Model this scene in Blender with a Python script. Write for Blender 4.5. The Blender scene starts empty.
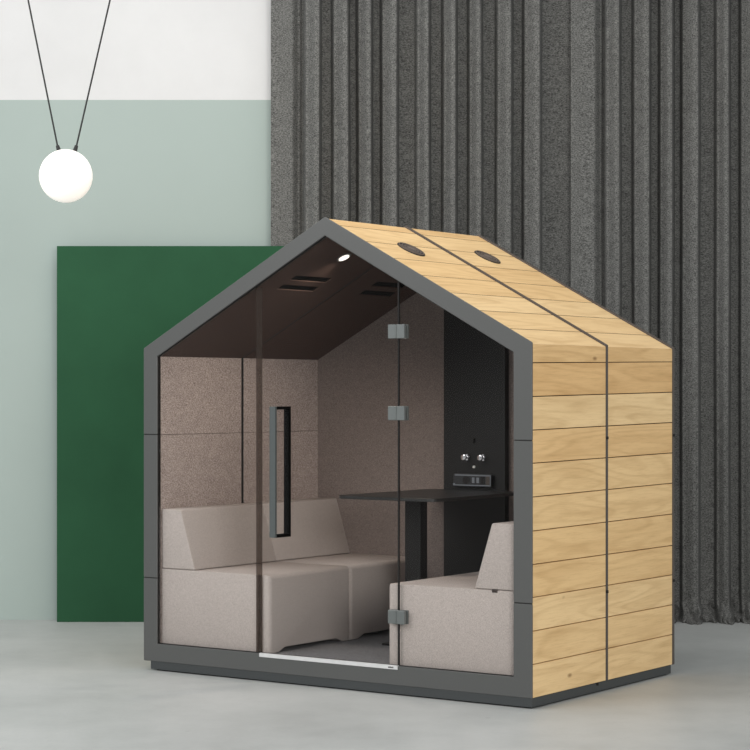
import bpy, bmesh, math, random
from mathutils import Vector, Matrix, noise
random.seed(7)
scene = bpy.context.scene
COL = scene.collection
PI = math.pi

# ------------------------------------------------------------------ helpers
def lin(r, g, b):
    f = lambda c: (c/255)/12.92 if c/255 <= .04045 else (((c/255)+.055)/1.055)**2.4
    return (f(r), f(g), f(b), 1)

def tag(o, label=None, cat=None, group=None, kind=None):
    if label: o['label'] = label
    if cat: o['category'] = cat
    if group: o['group'] = group
    if kind: o['kind'] = kind
    return o

def empty(name, loc, rz=0):
    o = bpy.data.objects.new(name, None); COL.objects.link(o)
    o.location = loc; o.rotation_euler = (0, 0, rz); o.empty_display_size = .1
    return o

class MB:
    def __init__(self): self.bm = bmesh.new()
    def _merge(self, b, M=None):
        if M is not None: bmesh.ops.transform(b, matrix=M, verts=b.verts)
        me = bpy.data.meshes.new('t'); b.to_mesh(me); b.free()
        self.bm.from_mesh(me); bpy.data.meshes.remove(me); return self
    def box(self, x0, x1, y0, y1, z0, z1, bev=0, seg=2, M=None):
        b = bmesh.new()
        vs = [b.verts.new((x, y, z)) for x in (x0, x1) for y in (y0, y1) for z in (z0, z1)]
        for f in ((0,1,3,2),(4,6,7,5),(0,4,5,1),(2,3,7,6),(0,2,6,4),(1,5,7,3)):
            b.faces.new([vs[i] for i in f])
        bmesh.ops.recalc_face_normals(b, faces=b.faces)
        if bev: bmesh.ops.bevel(b, geom=list(b.edges), offset=bev, segments=seg, affect='EDGES', profile=.5)
        return self._merge(b, M)
    def prism(self, pts, a0, a1, axis='y', bev=0, seg=1, M=None):
        # pts: outline in the plane across the axis: y -> (x,z), z -> (x,y), x -> (y,z)
        b = bmesh.new()
        def P(p, a):
            return {'y': (p[0], a, p[1]), 'z': (p[0], p[1], a), 'x': (a, p[0], p[1])}[axis]
        v0 = [b.verts.new(P(p, a0)) for p in pts]; v1 = [b.verts.new(P(p, a1)) for p in pts]
        n = len(pts)
        b.faces.new(v0); b.faces.new(v1[::-1])
        for i in range(n): b.faces.new((v0[i], v1[i], v1[(i+1) % n], v0[(i+1) % n]))
        bmesh.ops.recalc_face_normals(b, faces=b.faces)
        if bev: bmesh.ops.bevel(b, geom=list(b.edges), offset=bev, segments=seg, affect='EDGES', profile=.5)
        return self._merge(b, M)
    def tube(self, p0, p1, r0, r1=None, n=20, bev=0):
        r1 = r0 if r1 is None else r1
        p0, p1 = Vector(p0), Vector(p1); d = p1-p0
        b = bmesh.new()
        bmesh.ops.create_cone(b, cap_ends=True, segments=n, radius1=r0, radius2=r1, depth=d.length)
        if bev:
            es = [e for e in b.edges if abs(e.verts[0].co.z-e.verts[1].co.z) < 1e-6]
            bmesh.ops.bevel(b, geom=es, offset=bev, segments=2, affect='EDGES', profile=.5)
        M = Matrix.Translation((p0+p1)/2) @ d.to_track_quat('Z', 'Y').to_matrix().to_4x4()
        return self._merge(b, M)
    def sphere(self, c, r, sx=1, sy=1, sz=1, n=48):
        b = bmesh.new(); bmesh.ops.create_uvsphere(b, u_segments=n, v_segments=n//2, radius=r)
        return self._merge(b, Matrix.Translation(c) @ Matrix.Diagonal((sx, sy, sz, 1)))
    def build(self, name, mat, parent=None, smooth=False, angle=35):
        me = bpy.data.meshes.new(name)
        if smooth:
            for f in self.bm.faces: f.smooth = True
            ca = math.radians(angle)
            for e in self.bm.edges:
                e.smooth = len(e.link_faces) == 2 and e.calc_face_angle(0) < ca
        self.bm.to_mesh(me); self.bm.free()
        o = bpy.data.objects.new(name, me); COL.objects.link(o)
        for m in (mat if isinstance(mat, (list, tuple)) else [mat]): me.materials.append(m)
        if parent: o.parent = parent
        return o

# ---------------------------------------------------------------- materials
class Mat:
    def __init__(self, name):
        self.m = bpy.data.materials.new(name); self.m.use_nodes = True
        self.nt = self.m.node_tree; self.N = self.nt.nodes; self.L = self.nt.links
        self.b = self.N['Principled BSDF']; self.out = self.N['Material Output']
    def n(self, t, **kw):
        x = self.N.new(t)
        for k, v in kw.items():
            if k in x.inputs: x.inputs[k].default_value = v
            else: setattr(x, k, v)
        return x
    def l(self, a, b): self.L.new(a, b)
    def coords(self, scale=(1,1,1), src='Object'):
        tc = self.n('ShaderNodeTexCoord'); mp = self.n('ShaderNodeMapping')
        mp.inputs['Scale'].default_value = scale
        self.l(tc.outputs[src], mp.inputs['Vector']); return mp.outputs['Vector']
    def ramp(self, fac, stops):
        r = self.n('ShaderNodeValToRGB'); e = r.color_ramp.elements
        while len(e) < len(stops): e.new(.5)
        for i, (p, c) in enumerate(stops): e[i].position = p; e[i].color = c
        self.l(fac, r.inputs['Fac']); return r.outputs['Color']
    def mix(self, fac, a, b, mode='MIX'):
        x = self.n('ShaderNodeMix', data_type='RGBA', blend_type=mode)
        for s, v in ((x.inputs['Factor'], fac), (x.inputs[6], a), (x.inputs[7], b)):
            if hasattr(v, 'is_linked'): self.l(v, s)
            else: s.default_value = v
        return x.outputs[2]
    def bump(self, h, strength, dist=.01):
        x = self.n('ShaderNodeBump'); x.inputs['Strength'].default_value = strength; x.inputs['Distance'].default_value = dist
        self.l(h, x.inputs['Height']); self.l(x.outputs['Normal'], self.b.inputs['Normal'])
    def set(self, **kw):
        for k, v in kw.items():
            self.b.inputs[k].default_value = v
        return self

def plain(name, col, rough=.5, metal=0, spec=.5, speck=.06, scale=60):
    m = Mat(name); v = m.coords()
    t = m.n('ShaderNodeTexNoise', Scale=scale, Detail=3); m.l(v, t.inputs['Vector'])
    lo = tuple(c*(1-speck) for c in col[:3])+(1,); hi = tuple(min(1, c*(1+speck)) for c in col[:3])+(1,)
    m.l(m.ramp(t.outputs['Fac'], [(.3, lo), (.7, hi)]), m.b.inputs['Base Color'])
    m.set(Roughness=rough, Metallic=metal); m.b.inputs['Specular IOR Level'].default_value = spec
    return m.m

def fabric(name, c0, c1, scale=260, contrast=.18, bump=.35, rough=.95, stretch=(1,1,1), spec=.15, low=.12):
    m = Mat(name); v = m.coords(stretch)
    a = m.n('ShaderNodeTexNoise', Scale=scale, Detail=4, Roughness=.75); m.l(v, a.inputs['Vector'])
    b = m.n('ShaderNodeTexNoise', Scale=scale*.12, Detail=3); m.l(v, b.inputs['Vector'])
    fac = m.n('ShaderNodeMath', operation='MULTIPLY_ADD'); m.l(b.outputs['Fac'], fac.inputs[0]); fac.inputs[1].default_value = low
    s = m.n('ShaderNodeMath', operation='MULTIPLY'); m.l(a.outputs['Fac'], s.inputs[0]); s.inputs[1].default_value = 1-low
    m.l(s.outputs[0], fac.inputs[2])
    m.l(m.ramp(fac.outputs[0], [(.5-contrast, c0), (.5+contrast, c1)]), m.b.inputs['Base Color'])
    m.bump(a.outputs['Fac'], bump, .004)
    m.set(Roughness=rough); m.b.inputs['Specular IOR Level'].default_value = spec
    return m.m

def wood(name, tints):
    m = Mat(name)
    geo = m.n('ShaderNodeNewGeometry'); rnd = geo.outputs['Random Per Island']
    tc = m.n('ShaderNodeTexCoord')
    off = m.n('ShaderNodeCombineXYZ')
    for i, k in enumerate((17.3, 41.7, 29.1)):
        q = m.n('ShaderNodeMath', operation='MULTIPLY'); m.l(rnd, q.inputs[0]); q.inputs[1].default_value = k; m.l(q.outputs[0], off.inputs[i])
    add = m.n('ShaderNodeVectorMath', operation='ADD'); m.l(tc.outputs['Object'], add.inputs[0]); m.l(off.outputs[0], add.inputs[1])
    def mp(scale):
        x = m.n('ShaderNodeMapping'); x.inputs['Scale'].default_value = scale; m.l(add.outputs[0], x.inputs['Vector']); return x.outputs['Vector']
    # slow warp, long figure, fine pores
    warp = m.n('ShaderNodeTexNoise', Scale=1.0, Detail=1.2, Roughness=.4); m.l(mp((7, .75, 7)), warp.inputs['Vector'])
    rings = m.n('ShaderNodeMath', operation='MULTIPLY'); m.l(warp.outputs['Fac'], rings.inputs[0]); rings.inputs[1].default_value = 62
    sn = m.n('ShaderNodeMath', operation='SINE'); m.l(rings.outputs[0], sn.inputs[0])
    sn2 = m.n('ShaderNodeMath', operation='MULTIPLY_ADD'); m.l(sn.outputs[0], sn2.inputs[0]); sn2.inputs[1].default_value = .5; sn2.inputs[2].default_value = .5
    fine = m.n('ShaderNodeTexNoise', Scale=1.0, Detail=5, Roughness=.7); m.l(mp((150, 7, 150)), fine.inputs['Vector'])
    blot = m.n('ShaderNodeTexNoise', Scale=1.0, Detail=3); m.l(mp((14, 1.5, 14)), blot.inputs['Vector'])
    base = m.ramp(rnd, [(i/(len(tints)-1), c) for i, c in enumerate(tints)])
    c = m.mix(.55, base, m.ramp(blot.outputs['Fac'], [(.3, (.80,.74,.66,1)), (.5, (1,1,1,1)), (.75, (1.1,1.12,1.14,1))]), 'MULTIPLY')
    c = m.mix(.36, c, m.ramp(sn2.outputs[0], [(0, (.80,.74,.66,1)), (.45, (1,1,1,1)), (1, (1.04,1.04,1.04,1))]), 'MULTIPLY')
    c = m.mix(.45, c, m.ramp(fine.outputs['Fac'], [(.32, (.78,.72,.64,1)), (.5, (1,1,1,1)), (.75, (1.08,1.08,1.08,1))]), 'MULTIPLY')
    # sparse knots
    vo = m.n('ShaderNodeTexVoronoi', Scale=1.0); m.l(mp((4.4, 2.0, 4.4)), vo.inputs['Vector'])
    kn = m.ramp(vo.outputs['Distance'], [(.0, (.14,.10,.07,1)), (.022, (.35,.27,.2,1)), (.06, (1,1,1,1))])
    c = m.mix(.85, c, kn, 'MULTIPLY')
    m.l(c, m.b.inputs['Base Color'])
    m.bump(fine.outputs['Fac'], .12, .002)
    m.set(Roughness=.55); m.b.inputs['Specular IOR Level'].default_value = .3
    return m.m

def concrete(name):
    m = Mat(name); v = m.coords()
    a = m.n('ShaderNodeTexNoise', Scale=.9, Detail=8, Roughness=.62); m.l(v, a.inputs['Vector'])
    b = m.n('ShaderNodeTexNoise', Scale=7, Detail=6, Roughness=.65); m.l(v, b.inputs['Vector'])
    d = m.n('ShaderNodeTexNoise', Scale=45, Detail=4); m.l(v, d.inputs['Vector'])
    c = m.ramp(a.outputs['Fac'], [(.3, lin(177,179,177)), (.5, lin(189,191,189)), (.72, lin(199,200,198))])
    c = m.mix(.5, c, m.ramp(b.outputs['Fac'], [(.3, (.86,.87,.87,1)), (.55, (1,1,1,1)), (.75, (1.05,1.05,1.05,1))]), 'MULTIPLY')
    c = m.mix(.3, c, m.ramp(d.outputs['Fac'], [(.3, (.9,.9,.9,1)), (.6, (1,1,1,1))]), 'MULTIPLY')
    vo = m.n('ShaderNodeTexVoronoi', Scale=1.6); m.l(v, vo.inputs['Vector'])
    c = m.mix(.5, c, m.ramp(vo.outputs['Distance'], [(0, (.35,.35,.35,1)), (.012, (.6,.6,.6,1)), (.03, (1,1,1,1))]), 'MULTIPLY')
    m.l(c, m.b.inputs['Base Color'])
    r = m.n('ShaderNodeMapRange'); m.l(b.outputs['Fac'], r.inputs[0]); r.inputs[3].default_value = .38; r.inputs[4].default_value = .55
    m.l(r.outputs[0], m.b.inputs['Roughness'])
    m.bump(b.outputs['Fac'], .05, .01)
    m.b.inputs['Specular IOR Level'].default_value = .28
    return m.m

def plaster(name, col, amount=.04, scale=2.5, rough=.9):
    m = Mat(name); v = m.coords()
    a = m.n('ShaderNodeTexNoise', Scale=scale, Detail=9, Roughness=.65); m.l(v, a.inputs['Vector'])
    f = m.n('ShaderNodeTexNoise', Scale=120, Detail=3); m.l(v, f.inputs['Vector'])
    lo = tuple(c*(1-amount) for c in col[:3])+(1,); hi = tuple(min(1, c*(1+amount)) for c in col[:3])+(1,)
    m.l(m.ramp(a.outputs['Fac'], [(.32, lo), (.68, hi)]), m.b.inputs['Base Color'])
    m.bump(f.outputs['Fac'], .06, .004)
    m.set(Roughness=rough); m.b.inputs['Specular IOR Level'].default_value = .2
    return m.m

def pane(name, tint=(.96,.97,.96,1), gloss=.05, opacity=0, dark=(.03,.03,.03,1)):
    m = Mat(name); m.N.remove(m.b)
    tr = m.n('ShaderNodeBsdfTransparent'); tr.inputs['Color'].default_value = tint
    gl = m.n('ShaderNodeBsdfGlossy'); gl.inputs['Roughness'].default_value = .02; gl.inputs['Color'].default_value = (1,1,1,1)
    fr = m.n('ShaderNodeFresnel', IOR=1.45)
    sc_ = m.n('ShaderNodeMath', operation='MULTIPLY'); m.l(fr.outputs[0], sc_.inputs[0]); sc_.inputs[1].default_value = gloss
    mx = m.n('ShaderNodeMixShader'); m.l(sc_.outputs[0], mx.inputs[0]); m.l(tr.outputs[0], mx.inputs[1]); m.l(gl.outputs[0], mx.inputs[2])
    last = mx.outputs[0]
    if opacity:
        df = m.n('ShaderNodeBsdfDiffuse'); df.inputs['Color'].default_value = dark
        m2 = m.n('ShaderNodeMixShader', ); m2.inputs[0].default_value = opacity; m.l(last, m2.inputs[1]); m.l(df.outputs[0], m2.inputs[2]); last = m2.outputs[0]
    m.l(last, m.out.inputs['Surface'])
    return m.m

def emit(name, col, strength):
    m = Mat(name); m.b.inputs['Base Color'].default_value = col
    m.b.inputs['Emission Color'].default_value = col; m.b.inputs['Emission Strength'].default_value = strength
    m.b.inputs['Roughness'].default_value = .4
    return m.m

M = dict(
    frame=plain('graphite_metal', lin(87,88,87), .42, 0, .4, .02, 90),
    plinth=plain('plinth_metal', lin(66,69,70), .45, 0, .35, .02, 90),
    jamb=plain('brown_jamb', lin(58,46,42), .7, 0, .2, .05),
    trim=plain('trim_metal', lin(84,76,71), .4, 0, .4, .03),
    dark=plain('dark_core', lin(28,27,26), .8),
    black=plain('black_laminate', lin(33,33,33), .45, 0, .3, .01),
    grille=plain('louvre_metal', lin(112,100,92), .5, 0, .4, .05),
    tablem=plain('table_laminate', lin(42,43,43), .38, 0, .5, .01),
    inner=plain('matte_black', lin(12,12,12), .8, 0, .1, .01),
    seam_shade=plain('brown_gap_shade', lin(92,66,40), .8),  # shade colour for the roof board gaps
    gasket=plain('black_gasket', lin(20,18,17), .6),
    wood=wood('oak_planks', [lin(236,197,142), lin(241,206,152), lin(231,189,132), lin(244,211,159), lin(237,199,143)]),
    sofa=fabric('taupe_weave', lin(161,151,146), lin(212,203,198), 280, .17, .3, low=.03),
    wallfab=fabric('melange_felt', lin(116,102,97), lin(220,205,198), 150, .12, .3, stretch=(.8,.8,1.5), low=.06),
    ceilfab=fabric('brown_felt', lin(64,50,45), lin(100,82,75), 150, .22, .3),
    carpet=fabric('dark_carpet', lin(92,92,95), lin(150,150,153), 120, .2, .6),
    curtain=fabric('charcoal_drape', lin(27,27,26), lin(145,145,142), 110, .17, .5, stretch=(.8,.8,1.6), low=.1),
    chrome=plain('chrome', lin(215,215,218), .12, 1, .5, .02),
    steel=plain('brushed_steel', lin(225,225,225), .35, .3, .5, .04, 25),
    hinge=plain('hinge_metal', lin(108,113,112), .42, .2, .5, .03),
    glass=pane('clear_glass', (.975,.972,.968,1), .10),
    seal=pane('smoky_seal', (.62,.57,.54,1), .2, .30, lin(84,74,68)),
    floor=concrete('polished_concrete'),
    white=plaster('white_plaster', lin(221,221,221), .03, 2),
    mint=plaster('mint_paint', lin(172,185,180), .015, 1),
    green=plaster('green_board', lin(41,85,58), .10, 1.6, .75),
    globe=emit('opal_glass', lin(255,250,243), .45),
    spot=emit('downlight_glow', lin(255,246,235), 1.4),
    cord=plain('black_cord', lin(35,36,36), .6),
    tagm=plain('dark_tag', lin(60,50,48), .7),
    socket=plain('socket_plastic', lin(48,50,54), .4),
    alu=plain('aluminium_rim', lin(140,145,152), .4, .6, .5, .03),
)

# ------------------------------------------------------------------- camera
H = 1.5464
cam = bpy.data.cameras.new('camera'); co = bpy.data.objects.new('camera', cam); COL.objects.link(co)
co.location = (0, 0, H); co.rotation_euler = (PI/2, 0, 0)
cam.sensor_width = 36; cam.lens = 2051.2/750*36; cam.shift_y = 15.5/750; cam.shift_x = .17/750; cam.clip_end = 200
scene.camera = co
def at(u, v, Y):
    return Vector(((u-375)/2051.2*Y, Y, H-(v-390.5)/2051.2*Y))

# ------------------------------------------------------------------ setting
YW = 13.84
m = MB(); m.box(-6, 8, -3, YW+.1, -.1, 0); tag(m.build('floor', M['floor']), kind='structure')
zs = 3.507
m = MB(); m.box(-6, 8, YW, YW+.1, 0, zs); m.box(-6, 8, YW, YW+.1, zs, 4.9)
w = m.build('wall_back', [M['mint'], M['white']])
for p in w.data.polygons:
    if p.center.z > zs+.001: p.material_index = 1
tag(w, kind='structure')

# green board standing on the floor in front of the wall
gx0 = at(57.5, 0, 13.72).x
gz1 = at(0, 246, 13.70).z
m = MB(); m.box(gx0, gx0+1.62, 13.70, 13.74, 0.0, gz1, .002)
gb = m.build('wall_board', M['green'])
tag(gb, 'tall plain dark green board standing on the floor against the mint wall', 'board')

# ------------------------------------------------------------------ curtains
YC = 13.76
def curtain(name, label, folds, u_first, u_last, z_top, seed):
    # folds: list of (u, depth) where depth>0 comes towards the viewer (metres)
    rnd = random.Random(seed)
    pts = sorted(folds)
    us = []; n = int((u_last-u_first)*2.0)
    def ev(u):
        for i in range(len(pts)-1):
            if pts[i][0] <= u <= pts[i+1][0]:
                t = (u-pts[i][0])/max(1e-6, pts[i+1][0]-pts[i][0]); t = t*t*(3-2*t)
                return pts[i][1]+(pts[i+1][1]-pts[i][1])*t
        return pts[0][1] if u < pts[0][0] else pts[-1][1]
    zsn = [0, .006, .014, .024, .036, .05, .065, .08, .095, .11, .125, .14, .155, .17, .185, .195, .2, .205, .212, .23, .26, .3, .35, .42, .5, .6, .72, .85, 1.0, 1.2, 1.4, 1.7, 2, 2.3, 2.6, 2.9, 3.2, 3.5, 3.8, z_top]
    bm = bmesh.new(); rows = []
    for z in zsn:
        row = []
        for i in range(n+1):
            u = u_first+(u_last-u_first)*i/n
            wob = .9*noise.noise((u*.03, z*.45, seed))+.5*noise.noise((u*.09, z*.9, seed+5))
            amp = .86+.14*min(1, z/3)
            d = ev(min(max(u+wob*(1 if u_first+3 < u < u_last-3 else 0), u_first), u_last))*amp
            y = YC-d; x = (u-375)/2051.2*y
            if z < .17:      # the hem crumples where it meets the floor
                t = (1-z/.17)
                k1 = noise.noise((u*.085, z*14, seed+9)); k2 = noise.noise((u*.22, z*26, seed+3))
                y -= t*(.03+.075*k1+.05*k2)+.09*t**3*(1+.8*k2)
                x += t*(.022*noise.noise((u*.11, z*22, seed+20)))
            if .193 < z < .207: y -= .003    # stitched hem
            z2 = z
            if 0 < z < .12: z2 = max(.003, z+.022*(1-z/.12)*noise.noise((u*.13, z*9, seed+31)))
            y = min(y, YW-.006)
            row.append(bm.verts.new((x, y, z2+.001)))
        rows.append(row)
    for a, b in zip(rows, rows[1:]):
        for i in range(n):
            f = bm.faces.new((a[i], a[i+1], b[i+1], b[i])); f.smooth = True
    me = bpy.data.meshes.new(name); bm.to_mesh(me); bm.free()
    o = bpy.data.objects.new(name, me); COL.objects.link(o); me.materials.append(M['curtain'])
    s = o.modifiers.new('thick', 'SOLIDIFY'); s.thickness = .003; s.offset = 0
    return tag(o, label, 'curtain', None)
# (start of lit face, sharp forward edge): the cloth comes forward to the edge, then turns back behind it
lit1 = [(305, 319), (333, 348), (358, 371), (382, 397), (417, 429), (443, 455), (469, 481), (497, 511), (524, 540)]
def folds(start, lits, end, end_d):
    P = list(start)
    for a, b in lits:
        P += [(a-2.5, -.05), (a+1.5, .035), (b-2.5, .108), (b-.3, .118), (b+.9, .06), (b+2.5, -.055)]
    return P+[(end, end_d)]
curtain('curtain', 'long charcoal grey curtain beside the white and mint wall, behind the cabin ridge',
        folds([(271, .035), (292, .03), (299, -.02)], lit1, 573, -.05), 271, 573, 4.6, 11)
lit2 = [(606, 619.5), (634, 649), (660, 672), (682, 698), (716, 728.5), (741, 756), (770, 785)]
curtain('curtain', 'long charcoal grey curtain at the right, its crumpled hem showing beside the cabin',
        folds([(571, .045), (594, .035), (601, -.015)], lit2, 800, -.03), 571, 800, 4.6, 23)

# ------------------------------------------------------------- pendant lamp
gc = at(66, 176, 11.0); R = 26.6/2051.2*11
pl = empty('pendant_lamp', gc)
tag(pl, 'round white opal globe lamp hung on two black cords in a V', 'lamp')
m = MB(); m.sphere((0, 0, 0), R); m.build('globe', M['globe'], pl, True)
for (u, v, ut) in ((58.0, 147.5, 28.3), (76.3, 147.5, 110.2)):
    a = at(u-(1 if u < 66 else -1)*-1.2, 151, 11.0)-gc; b = at(u, v, 11.0)-gc; top = at(ut, 0, 11.0)-gc
    d = (top-b).normalized()
    topz = b+d*((4.6-gc.z-b.z)/d.z)
    m = MB(); m.tube(a, b+d*.012, .0125, .009, bev=.002); m.build('cord_grip', M['cord'], pl, True)
    m = MB(); m.tube(b, topz, .0046, n=12); m.build('cord', M['cord'], pl, True)

# ---------------------------------------------------------------- the cabin
X0, Y0, TH = .7612, 9.9461, -.6086
W, D, HA, ZB, DM, HE = 2.4905, 1.503, 2.449, .0514, .759, 1.78
XL, XR = -2.393, -.1045            # inner edges of the front frame
IE, IA, XM = 1.734, 2.352, -W/2    # inner eave and ridge heights
KI = (IA-IE)/(XM-XL)
KO = (HA-HE)/(W/2)
FL = .145
pod = empty('meeting_cabin', (X0, Y0, 0), TH)
tag(pod, 'house shaped meeting cabin with oak plank cladding, grey frame and glass front', 'cabin')
def pw(x, y, z=0):
    c, s = math.cos(TH), math.sin(TH)
    return (X0+c*x-s*y, Y0+s*x+c*y, z)
mir = lambda x: -W-x
zo = lambda x: HE+KO*(-x) if x > XM else HE+KO*(x+W)
zi = lambda x: IE+KI*(x-XL) if x <= XM else IE+KI*(mir(XL)-x) if False else IE+(IA-IE)*(XR-x)/(XR-XM)

# plinth
m = MB(); m.box(-W+.049, -.002, .004, D-.010, .007, ZB, .002); pn = m.build('plinth', M['plinth'], pod)
m = MB(); m.box(-W+.08, -.018, .022, D-.04, 0, .0075); m.build('shadow_gap', M['gasket'], pn)

# front frame: four beveled lengths with thin joints
FT = .012; g = .0022
m = MB()
def ring_piece(poly): m.prism(poly, 0, FT, 'y', .0025, 1)
JB, JT = .511, 1.303
ring_piece([(-W, ZB), (0, ZB), (0, JB-g), (XR, JB-g), (XR, .149), (XL, .149), (XL, JB-g), (-W, JB-g)])
ring_piece([(-W, JB+g), (XL, JB+g), (XL, JT-g), (-W, JT-g)])
ring_piece([(XR, JB+g), (0, JB+g), (0, JT-g), (XR, JT-g)])
ring_piece([(-W, JT+g), (XL, JT+g), (XL, IE), (XM, IA), (XR, IE), (XR, JT+g), (0, JT+g), (0, HE), (XM, HA), (-W, HE)])
m.build('front_frame', M['frame'], pod)
m = MB()   # inner return of the frame behind its face
def ret(o, i): return [(XL-o, .149-o), (XL-o, IE+o*.5), (XM, IA+o), (XR+o, IE+o*.5), (XR+o, .149-o)], [(XL-i, .149-i), (XL-i, IE+i*.5), (XM, IA+i), (XR+i, IE+i*.5), (XR+i, .149-i)][::-1]
for k_ in range(5):
    a_, b_ = ret(.05, .0005)
    b_ = b_[::-1]
    m.prism([a_[k_], a_[(k_+1) % 5], b_[(k_+1) % 5], b_[k_]], .0125, .0305, 'y')
m.build('frame_return', M['jamb'], pod)
for x0, x1 in ((-W+.004, XL-.004), (XR+.004, -.004)):
    for z in (JB, JT):
        m = MB(); m.box(x0, x1, .0035, .0118, z-.0021, z+.0021); m.build('frame_joint', M['dark'], pod)

# oak cladding, one panel per module and face
PT = .028; gp = .0022
zl = [ZB, .216, .378, .5415, .7015, .864, 1.029, 1.193, 1.354, 1.517, 1.681]
xl = [0, -.146, -.3185, -.491, -.6635, -.836, -1.0085, -1.176, XM]
MODS = ((.052, .7475), (.7705, D))
KZ = [(0, 0), (.70, 0), (.864, .009), (1.029, .012), (1.193, .013), (1.354, .018), (1.517, .020), (1.681, .022), (1.74, 0), (3, 0)]
def settle(bm):   # the boards rise slightly towards the rear
    for v in bm.verts:
        for (a, ka), (b, kb) in zip(KZ, KZ[1:]):
            if a <= v.co.z <= b: v.co.z += (ka+(kb-ka)*(v.co.z-a)/(b-a))*v.co.y/D; break
RC = .008      # the roof boards lie this far below the frame's edge
zr = lambda x: zo(x)-RC
def side(sgn):
    fx = (lambda x: x) if sgn > 0 else mir
    for k, (y0, y1) in enumerate(MODS):
        ya = .0125 if k == 0 else y0
        m = MB()
        for a, b in zip(zl, zl[1:]):
            m.prism([(fx(-PT), a+gp), (fx(0), a+gp), (fx(0), b-gp), (fx(-PT), b-gp)], ya, y1, 'y', .0012)
        m.prism([(fx(-PT), zl[-1]+gp), (fx(0), zl[-1]+gp), (fx(0), HE-RC-.001), (fx(-PT), HE-RC-.028)], ya, y1, 'y', .0008)
        settle(m.bm)
        m.build('wall_cladding', M['wood'], pod)
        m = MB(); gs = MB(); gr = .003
        for i, (a, b) in enumerate(zip(xl, xl[1:])):
            a2, b2 = (a-gr if i else a), (b+gr if i < len(xl)-2 else b)
            lo = [(fx(b2), zr(b2)-.026), (fx(a2), zr(a2)-.026)] if i else [(fx(b2), zr(b2)-.026), (fx(-PT), HE-RC-.027)]
            m.prism([(fx(a2), zr(a2)), (fx(b2), zr(b2))]+lo, ya, y1, 'y', .0008)
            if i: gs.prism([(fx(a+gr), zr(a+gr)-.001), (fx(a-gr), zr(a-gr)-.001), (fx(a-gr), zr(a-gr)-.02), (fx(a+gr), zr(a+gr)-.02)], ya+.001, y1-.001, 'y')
        rc = m.build('roof_cladding', M['wood'], pod)
        gs.build('gap_shade', M['seam_shade'], rc)  # dark strips painting the shadow between roof boards, no real seal
        if sgn > 0:   # round louvred fan outlet on the roof
            yc = .382 if k == 0 else 1.145; xc = -.961
            A = math.atan(KO)
            Mx = Matrix.Translation((xc, yc, zr(xc))) @ Matrix.Rotation(A, 4, 'Y')
            b = MB(); b.tube((0, 0, -.006), (0, 0, .004), .081, .079, 48)
            bmesh.ops.transform(b.bm, matrix=Mx, verts=b.bm.verts)
            f = b.build('fan_outlet', M['gasket'], pod, True)
            b = MB()
            for r in (.074, .058, .042, .026):
                for j in range(40):
                    t0, t1 = 2*PI*j/40, 2*PI*(j+1)/40
                    b.prism([(r*math.cos(t0), r*math.sin(t0)), (r*math.cos(t1), r*math.sin(t1)), ((r-.006)*math.cos(t1), (r-.006)*math.sin(t1)), ((r-.006)*math.cos(t0), (r-.006)*math.sin(t0))], .0035, .008, 'z')
            for j in range(8):
                b.box(.02, .076, -.002, .002, .0035, .007, M=Matrix.Rotation(2*PI*j/8, 4, 'Z'))
            b.tube((0, 0, .003), (0, 0, .009), .021, n=24)
            bmesh.ops.transform(b.bm, matrix=Mx, verts=b.bm.verts)
            b.build('fan_grille', M['grille'], f)
side(1); side(-1)

# dark core that closes the plank gaps and the roof thickness
m = MB()
def shell(o, i):   # outline between an outer offset o and inner offset i
    return [(-o, ZB+.002), (-o, HE-.034), (XM, HA-.036-(o-PT)*.3), (-W+o, HE-.034), (-W+o, ZB+.002), (-W+i, ZB+.002), (-W+i, HE-.034-(i-o)*.45), (XM, HA-.036-(i-o)*1.12), (-i, HE-.034-(i-o)*.45), (-i, ZB+.002)]
m.prism(shell(PT+.002, PT+.018), .052, D, 'y')
m.build('shell_core', M['dark'], pod)

# metal strips over the module joint and the rear edge
def outline(e):
    return [(e, ZB+.001), (e, HE+e*.5), (XM, HA+e), (-W-e, HE+e*.5), (-W-e, ZB+.001)]
def band(y0, y1, e, t):
    o = outline(e); i = outline(e-t)[::-1]
    m = MB(); m.prism(o+i, y0, y1, 'y'); return m
band(.7475, .7705, .0015, .03).build('joint_strip', M['trim'], pod)
for z in (JB, JT):
    m = MB(); m.tube((.001, .759, z-.008), (.001, .759, z+.006), .009, n=14); m.build('strip_connector', M['dark'], pod, True)
    m = MB(); m.tube((.001, D+.013, z-.008), (.001, D+.013, z+.006), .009, n=14); m.build('strip_connector', M['dark'], pod, True)
m = MB(); m.prism(outline(.0015), D, D+.025, 'y'); m.build('rear_panel', M['trim'], pod)
m = MB(); m.tube((-.002, .66, ZB-.006), (.004, .66, ZB-.006), .008, n=14); m.build('plinth_stud', M['dark'], pod, True)

# interior lining
m = MB()
for (y0, y1) in ((.031, .7465), (.7695, 1.494)):
    for (z0, z1) in ((FL, 1.3), (1.3022, IE)):
        m.box(XL-.045, XL, y0, y1, z0, z1, .0015, 1)
m.build('wall_lining', M['wallfab'], pod)
m = MB()
for (y0, y1) in ((.031, .7465), (.7695, 1.494)):
    for (z0, z1) in ((FL, 1.3), (1.3022, IE)):
        m.box(XR, XR+.045, y0, y1, z0, z1, .0015, 1)
m.build('wall_lining', M['wallfab'], pod)
m = MB(); m.prism([(XL-.04, FL), (XR+.04, FL), (XR+.04, IE), (XM, IA+.03), (XL-.04, IE)], 1.4945, 1.5025, 'y')
tag(m.build('back_lining', fabric('back_felt', lin(102,92,88), lin(158,146,140), 220, .16, .3, stretch=(.6,.6,1.5), low=.06), pod))
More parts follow.
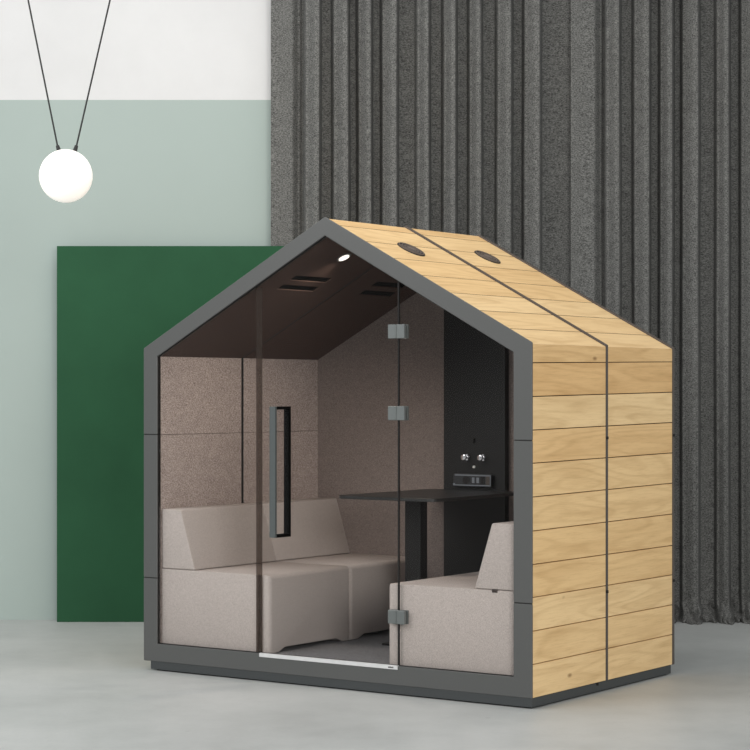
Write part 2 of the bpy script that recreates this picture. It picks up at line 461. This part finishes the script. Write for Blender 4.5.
# sloping ceiling with real slots for the air vents
def ceiling(sgn):
    fx = (lambda x: x) if sgn < 0 else mir
    for (y0, y1), ys in (((.031, .7465), (.213, .541)), ((.7695, 1.494), (.978, 1.30))):
        xs = sorted([XL, XM, -1.7235, -1.6775, -1.6375, -1.5915]); yy = [y0, ys[0], ys[1], y1]
        bm = bmesh.new(); V = {}
        def vv(x, y, t):
            key = (x, y, t)
            if key not in V: V[key] = bm.verts.new((fx(x), y, IE+KI*(x-XL)+t))
            return V[key]
        solid = lambda i, j: 0 <= i < len(xs)-1 and 0 <= j < 3 and not (j == 1 and i in (1, 3))
        T = .035
        for i in range(len(xs)-1):
            for j in range(3):
                if not solid(i, j): continue
                q = [(xs[i], yy[j]), (xs[i+1], yy[j]), (xs[i+1], yy[j+1]), (xs[i], yy[j+1])]
                bm.faces.new([vv(*p, 0) for p in q]); bm.faces.new([vv(*p, T) for p in q[::-1]])
                for (di, dj), (a, b) in (((0,-1),(0,1)), ((1,0),(1,2)), ((0,1),(2,3)), ((-1,0),(3,0))):
                    if not solid(i+di, j+dj):
                        bm.faces.new([vv(*q[a], 0), vv(*q[b], 0), vv(*q[b], T), vv(*q[a], T)])
        bmesh.ops.recalc_face_normals(bm, faces=bm.faces)
        mm = MB(); mm.bm.free(); mm.bm = bm
        c = mm.build('ceiling_panel', M['ceilfab'], pod)
        for (xa, xb) in ((-1.7235, -1.6775), (-1.6375, -1.5915)):
            v = MB()
            za, zb_ = IE+KI*(xa-XL), IE+KI*(xb-XL)
            v.prism([(fx(xa+.0005), za+.0045), (fx(xb-.0005), zb_+.0045), (fx(xb-.0005), zb_+.033), (fx(xa+.0005), za+.033)], ys[0]+.001, ys[1]-.001, 'y')
            v.build('air_vent', M['inner'], c)
ceiling(-1); ceiling(1)
m = MB()
for (x0, x1) in ((XL-.044, XL-.003), (XR+.003, XR+.044)): m.box(x0, x1, .7467, .7693, FL, IE)
m.prism([(XL, IE+.003), (XM, IA+.003), (XM, IA+.034), (XL, IE+.034)], .7467, .7693, 'y')
m.prism([(XR, IE+.003), (XM, IA+.003), (XM, IA+.034), (XR, IE+.034)], .7467, .7693, 'y')
m.build('module_gap', M['gasket'], pod)
m = MB(); m.box(XL-.04, XR+.04, .031, 1.494, .056, FL, .001, 1); m.build('carpet', M['carpet'], pod)

# downlight in the ceiling
xc, yc = -1.405, .391
A = -math.atan(KI)
Mx = Matrix.Translation((xc, yc, IE+KI*(xc-XL))) @ Matrix.Rotation(A, 4, 'Y')
b = MB(); b.tube((0, 0, .004), (0, 0, -.004), .046, .043, 36); bmesh.ops.transform(b.bm, matrix=Mx, verts=b.bm.verts)
dl = b.build('downlight', M['frame'], pod, True)
b = MB(); b.tube((0, 0, 0), (0, 0, -.006), .031, n=32); bmesh.ops.transform(b.bm, matrix=Mx, verts=b.bm.verts)
b.build('lens', M['spot'], dl, True)

# glazing
GY0, GY1 = .016, .026
XA, XB = -1.690, -.7955     # door edges
m = MB()
o_ = [(XL, .149), (XL, IE), (XM, IA), (XR, IE), (XR, .149)]
i_ = [(XL+.003, .152), (XL+.003, IE-.003), (XM, IA-.006), (XR-.003, IE-.003), (XR-.003, .152)]
for k_ in range(5): m.prism([o_[k_], o_[(k_+1) % 5], i_[(k_+1) % 5], i_[k_]], .0122, .028, 'y')
m.build('glass_gasket', M['gasket'], pod)
e = .004
m = MB(); m.prism([(XL+e, .151), (XA-e, .151), (XA-e, zi(XA)-.008), (XL+e, IE-.004)], GY0, GY1, 'y'); m.build('fixed_glass', M['glass'], pod)
m = MB(); m.prism([(XB+e, .151), (XR-e, .151), (XR-e, IE-.004), (XB+e, zi(XB)-.008)], GY0, GY1, 'y'); m.build('fixed_glass', M['glass'], pod)
m = MB(); m.prism([(XA, .153), (XB, .153), (XB, zi(XB)-.008), (XM, IA-.008), (XA, zi(XA)-.008)], GY0, GY1, 'y')
door = m.build('glass_door', M['glass'], pod)
m = MB(); m.box(XA-.028, XA+.012, .0262, .0290, .152, zi(XA)-.017); m.build('seal_strip', M['seal'], door)
m = MB(); m.box(XB-.001, XB+.0045, .0145, .0275, .152, zi(XB)-.01); m.build('hinge_seal', M['gasket'], door)
# pull handle: one bar outside, one inside, tied at both ends
m = MB()
hx0, hx1, hz0, hz1 = -1.561, -1.522, .772, 1.462
m.box(hx0, hx1, -.062, -.047, hz0, hz1, .002)
dh = m.build('door_handle', plain('handle_metal', lin(80,86,86), .4, 0, .5, .03), door)
m = MB(); m.box(hx0, hx1, .062, .076, hz0, hz1, .002); m.build('inner_bar', M['inner'], dh)
for za in (hz0, hz1-.016):
    m = MB(); m.box(hx0, hx1, -.0475, .0625, za, za+.016, .001); m.build('end_spacer', M['inner'], dh)
for z0, z1 in ((1.810, 1.882), (1.395, 1.467), (.362, .432)):
    m = MB()
    for a, b in ((-.050, -.0006), (.0012, .052)):
        m.box(XB+a, XB+b, -.004, .0155, z0, z1, .003); m.box(XB+a, XB+b, .0265, .040, z0, z1, .003)
    m.tube((XB+.0003, -.005, z0+.004), (XB+.0003, -.005, z1-.004), .0035, n=12)
    m.build('hinge', M['hinge'], door)
m = MB(); m.box(-1.676, -.787, -.003, .0300, .131, .1515, .001, 1)
th = m.build('threshold_strip', M['steel'], pod)
tag(th, 'pale brushed metal threshold strip')
m = MB()
x = -.843
rr = random.Random(3)
while x < -.813:       # tiny dark word mark on the strip
    wd = .0035
    m.box(x, x+wd, -.0036, -.0029, .1375, .1435+.0012*rr.choice((0, 1))); x += wd+.0012
m.build('maker_mark', M['dark'], th)

# black media panel on the back wall
PX0, PX1, PYF = -1.449, -1.033, 1.452
m = MB(); m.prism([(PX0, FL), (PX1, FL), (PX1, zi(PX1)), (XM, IA), (PX0, zi(PX0))], PYF, 1.4943, 'y')
mp = m.build('media_panel', M['black'], pod)
for u in (-1.289, -1.178):
    m = MB(); m.tube((u, PYF, 1.160), (u, PYF-.030, 1.160), .007, n=16)
    m.tube((u, PYF-.026, 1.160), (u, PYF-.042, 1.160), .016, .018, n=28, bev=.003)
    m.tube((u, PYF-.0005, 1.160), (u, PYF-.004, 1.160), .018, n=28)
    m.build('coat_knob', M['chrome'], mp, True)
m = MB(); m.tube((-1.2385, PYF, 1.105), (-1.2385, PYF-.010, 1.105), .0085, .0075, n=20, bev=.002)
m.build('switch_button', plain('white_button', lin(252,252,252), .35), mp, True)
m = MB(); m.tube((-1.2415, PYF, 1.262), (-1.2415, PYF-.014, 1.262), .008, n=16); m.box(-1.247, -1.236, PYF-.014, PYF-.006, 1.243, 1.265, .002)
m.build('cable_hook', M['gasket'], mp, True)
# socket strip
sx0, sx1, sz0, sz1 = -1.366, -1.106, .992, 1.064
m = MB(); m.box(sx0, sx1, PYF-.030, PYF, sz0, sz1, .004)
ss = m.build('socket_strip', M['socket'], mp)
m = MB(); yf = PYF-.0305
m.box(sx0+.014, sx1-.002, yf-.003, yf+.002, sz1-.010, sz1-.003); m.box(sx0+.014, sx1-.002, yf-.003, yf+.002, sz0+.005, sz0+.011)
m.box(sx1-.008, sx1-.002, yf-.003, yf+.002, sz0+.005, sz1-.003)
m.box(sx0+.002, sx0+.014, yf-.003, yf+.002, sz0+.006, sz0+.018)
m.build('rim', M['alu'], ss)
m = MB(); m.tube((-1.276, yf-.002, 1.029), (-1.276, yf+.004, 1.029), .024, n=28); m.build('power_socket', M['gasket'], ss, True)
for xa in (-1.235, -1.205):
    m = MB(); m.box(xa, xa+.018, yf-.003, yf+.003, 1.014, 1.045, .001); m.build('charging_port', M['alu'], ss)
m = MB(); m.box(-1.178, -1.150, yf-.002, yf+.003, 1.008, 1.050, .001); m.build('data_port', M['gasket'], ss)
m = MB(); m.box(-1.142, -1.116, yf-.0025, yf+.003, 1.003, 1.055, .002); m.build('cover_flap', M['trim'], ss)

# -------------------------------------------------------------------- table
def rrect(x0, x1, y0, y1, r, n=6):
    P = []
    for cx, cy, a0 in ((x1-r, y1-r, 0), (x0+r, y1-r, 90), (x0+r, y0+r, 180), (x1-r, y0+r, 270)):
        for k in range(n+1):
            a = math.radians(a0+90*k/n); P.append((cx+r*math.cos(a), cy+r*math.sin(a)))
    return P
TX = -1.245; TZ = .971
tb = empty('table', pw(TX, .98, FL), TH)
tag(tb, 'black table with thin rounded top on one flat leg inside the cabin', 'table')
tz = TZ-FL
m = MB(); m.prism(rrect(-.306, .345, -.465, .470, .05), tz-.018, tz, 'z', .002); m.build('tabletop', M['tablem'], tb)
m = MB(); m.box(-.052, .052, -.16, -.09, .012, tz-.024, .003); m.build('leg', M['black'], tb)
m = MB(); m.box(-.12, .12, -.30, .30, tz-.025, tz-.0185, .001); m.build('top_bracket', M['frame'], tb)
m = MB(); m.prism(rrect(-.12, .12, -.30, .05, .02), .0005, .012, 'z', .002); m.build('foot_plate', M['black'], tb)

# -------------------------------------------------------------- sofa modules
SW = .758; SL = .7335; SZ = .562-FL; BZ = .892-FL
def sofa_seat_mesh():
    # seat block with an arched cut under its front face (+x side), softened corners
    b = bmesh.new()
    hx, hy = SW/2, SL/2
    prof = [(-hy, .001), (-hy+.075, .001), (-hy+.135, .024), (hy-.135, .024), (hy-.075, .001), (hy, .001), (hy, SZ), (-hy, SZ)]
    xs = [-hx, hx]
    f0 = [b.verts.new((xs[0], y, z)) for y, z in prof]; f1 = [b.verts.new((xs[1], y, z)) for y, z in prof]
    n = len(prof)
    b.faces.new(f0); b.faces.new(f1[::-1])
    for i in range(n): b.faces.new((f0[i], f1[i], f1[(i+1) % n], f0[(i+1) % n]))
    bmesh.ops.recalc_face_normals(b, faces=b.faces)
    def onx(e): return all(abs(v.co.x-hx) < 1e-5 for v in e.verts)
    top = [e for e in b.edges if onx(e) and all(abs(v.co.z-SZ) < 1e-5 for v in e.verts)]
    ver = [e for e in b.edges if onx(e) and abs(e.verts[0].co.z-e.verts[1].co.z) > .2]
    bmesh.ops.bevel(b, geom=top+ver, offset=.024, segments=6, affect='EDGES', profile=.5)
    es = [e for e in b.edges if len(e.link_faces) == 2 and e.calc_face_angle(0) > .6]
    bmesh.ops.bevel(b, geom=es, offset=.005, segments=2, affect='EDGES', profile=.5)
    return b
def sofa_back_mesh():
    hx, hy = SW/2, SL/2
    b = MB(); b.prism([(-hx, SZ+.002), (-hx+.238, SZ+.002), (-hx+.136, BZ), (-hx, BZ)], -hy, hy, 'y', .009, 3)
    return b
def make_sofa(label):
    root = empty('sofa_module', (0, 0, 0))
    tag(root, label, 'sofa', 'upholstered sofa modules in the cabin')
    m = MB(); m.bm.free(); m.bm = sofa_seat_mesh(); m.build('seat', M['sofa'], root, True, 25)
    sofa_back_mesh().build('backrest', M['sofa'], root, True, 25)
    m = MB(); m.box(-SW/2+.102, -SW/2+.134, SL/2-.02, SL/2+.002, SZ-.012, SZ+.004, .001, 1); m.build('label_tab', M['tagm'], root)
    return root
def copy_tree(o, parent=None):
    c = o.copy(); COL.objects.link(c)
    if parent: c.parent = parent
    for ch in [k for k in o.children]: copy_tree(ch, c)
    return c
xl_ = XL+.003+SW/2; xr_ = XR-.010-SW/2
ya, yb_ = .036+SL/2, .036+SL*1.5+.002
s1 = make_sofa('taupe sofa module directly behind the glass on the left, left of the door handle')
s1.location = pw(xl_, ya, FL); s1.rotation_euler.z = TH
s2 = copy_tree(s1); s2['label'] = 'taupe sofa module in the far left corner of the cabin, against the back wall'
s2.location = pw(xl_, yb_, FL)
s3 = copy_tree(s1); s3['label'] = 'taupe sofa module directly behind the glass on the right, beside the low door hinge'
s3.location = pw(xr_, ya, FL); s3.rotation_euler.z = TH+PI
s4 = copy_tree(s1); s4['label'] = 'taupe sofa module hidden behind the front right one, next to the black wall panel'
s4.location = pw(xr_, yb_, FL); s4.rotation_euler.z = TH+PI

# ----------------------------------------------------------------- lighting
wd = bpy.data.worlds.new('world'); scene.world = wd; wd.use_nodes = True
nt = wd.node_tree; bg = nt.nodes['Background']
bg.inputs['Color'].default_value = (.97, .99, 1, 1); bg.inputs['Strength'].default_value = .52
def area(name, loc, target, sx, sy, power, col=(1,1,1)):
    l = bpy.data.lights.new(name, 'AREA'); l.shape = 'RECTANGLE'; l.size = sx; l.size_y = sy; l.energy = power; l.color = col
    o = bpy.data.objects.new(name, l); COL.objects.link(o); o.location = loc
    o.rotation_euler = (Vector(target)-Vector(loc)).to_track_quat('-Z', 'Y').to_euler()
    return o
area('left_key_light', (-6.5, 7.2, 4.9), (.3, 11.5, .8), 4.2, 3.0, 245, (1, 1, 1))  # unseen area light added at upper left to bring out the curtain folds
area('front_fill_light', (3.2, -1.5, 3.4), (-.2, 11, .7), 4.0, 3.0, 510, (1, .985, .96))  # added fill behind the camera, lights the sofa fronts through the glass
area('overhead_fill_light', (-.6, 10.6, 5.4), (-.3, 11.2, 0), 4.5, 2.2, 75, (1, .98, .95))  # added overhead fill, brightens the rear floor, wall and roof
sp = bpy.data.lights.new('downlight_beam', 'SPOT'); sp.energy = 22; sp.spot_size = math.radians(136); sp.spot_blend = .8; sp.color = (1, .86, .72); sp.shadow_soft_size = .03
so = bpy.data.objects.new('downlight_beam', sp); COL.objects.link(so); so.location = pw(-1.40, .391, 2.235); so.rotation_euler = (0, math.radians(12), TH)

vs = scene.view_settings
vs.view_transform = 'Standard'; vs.look = 'None'; vs.exposure = 0; vs.gamma = 1; vs.use_curve_mapping = False
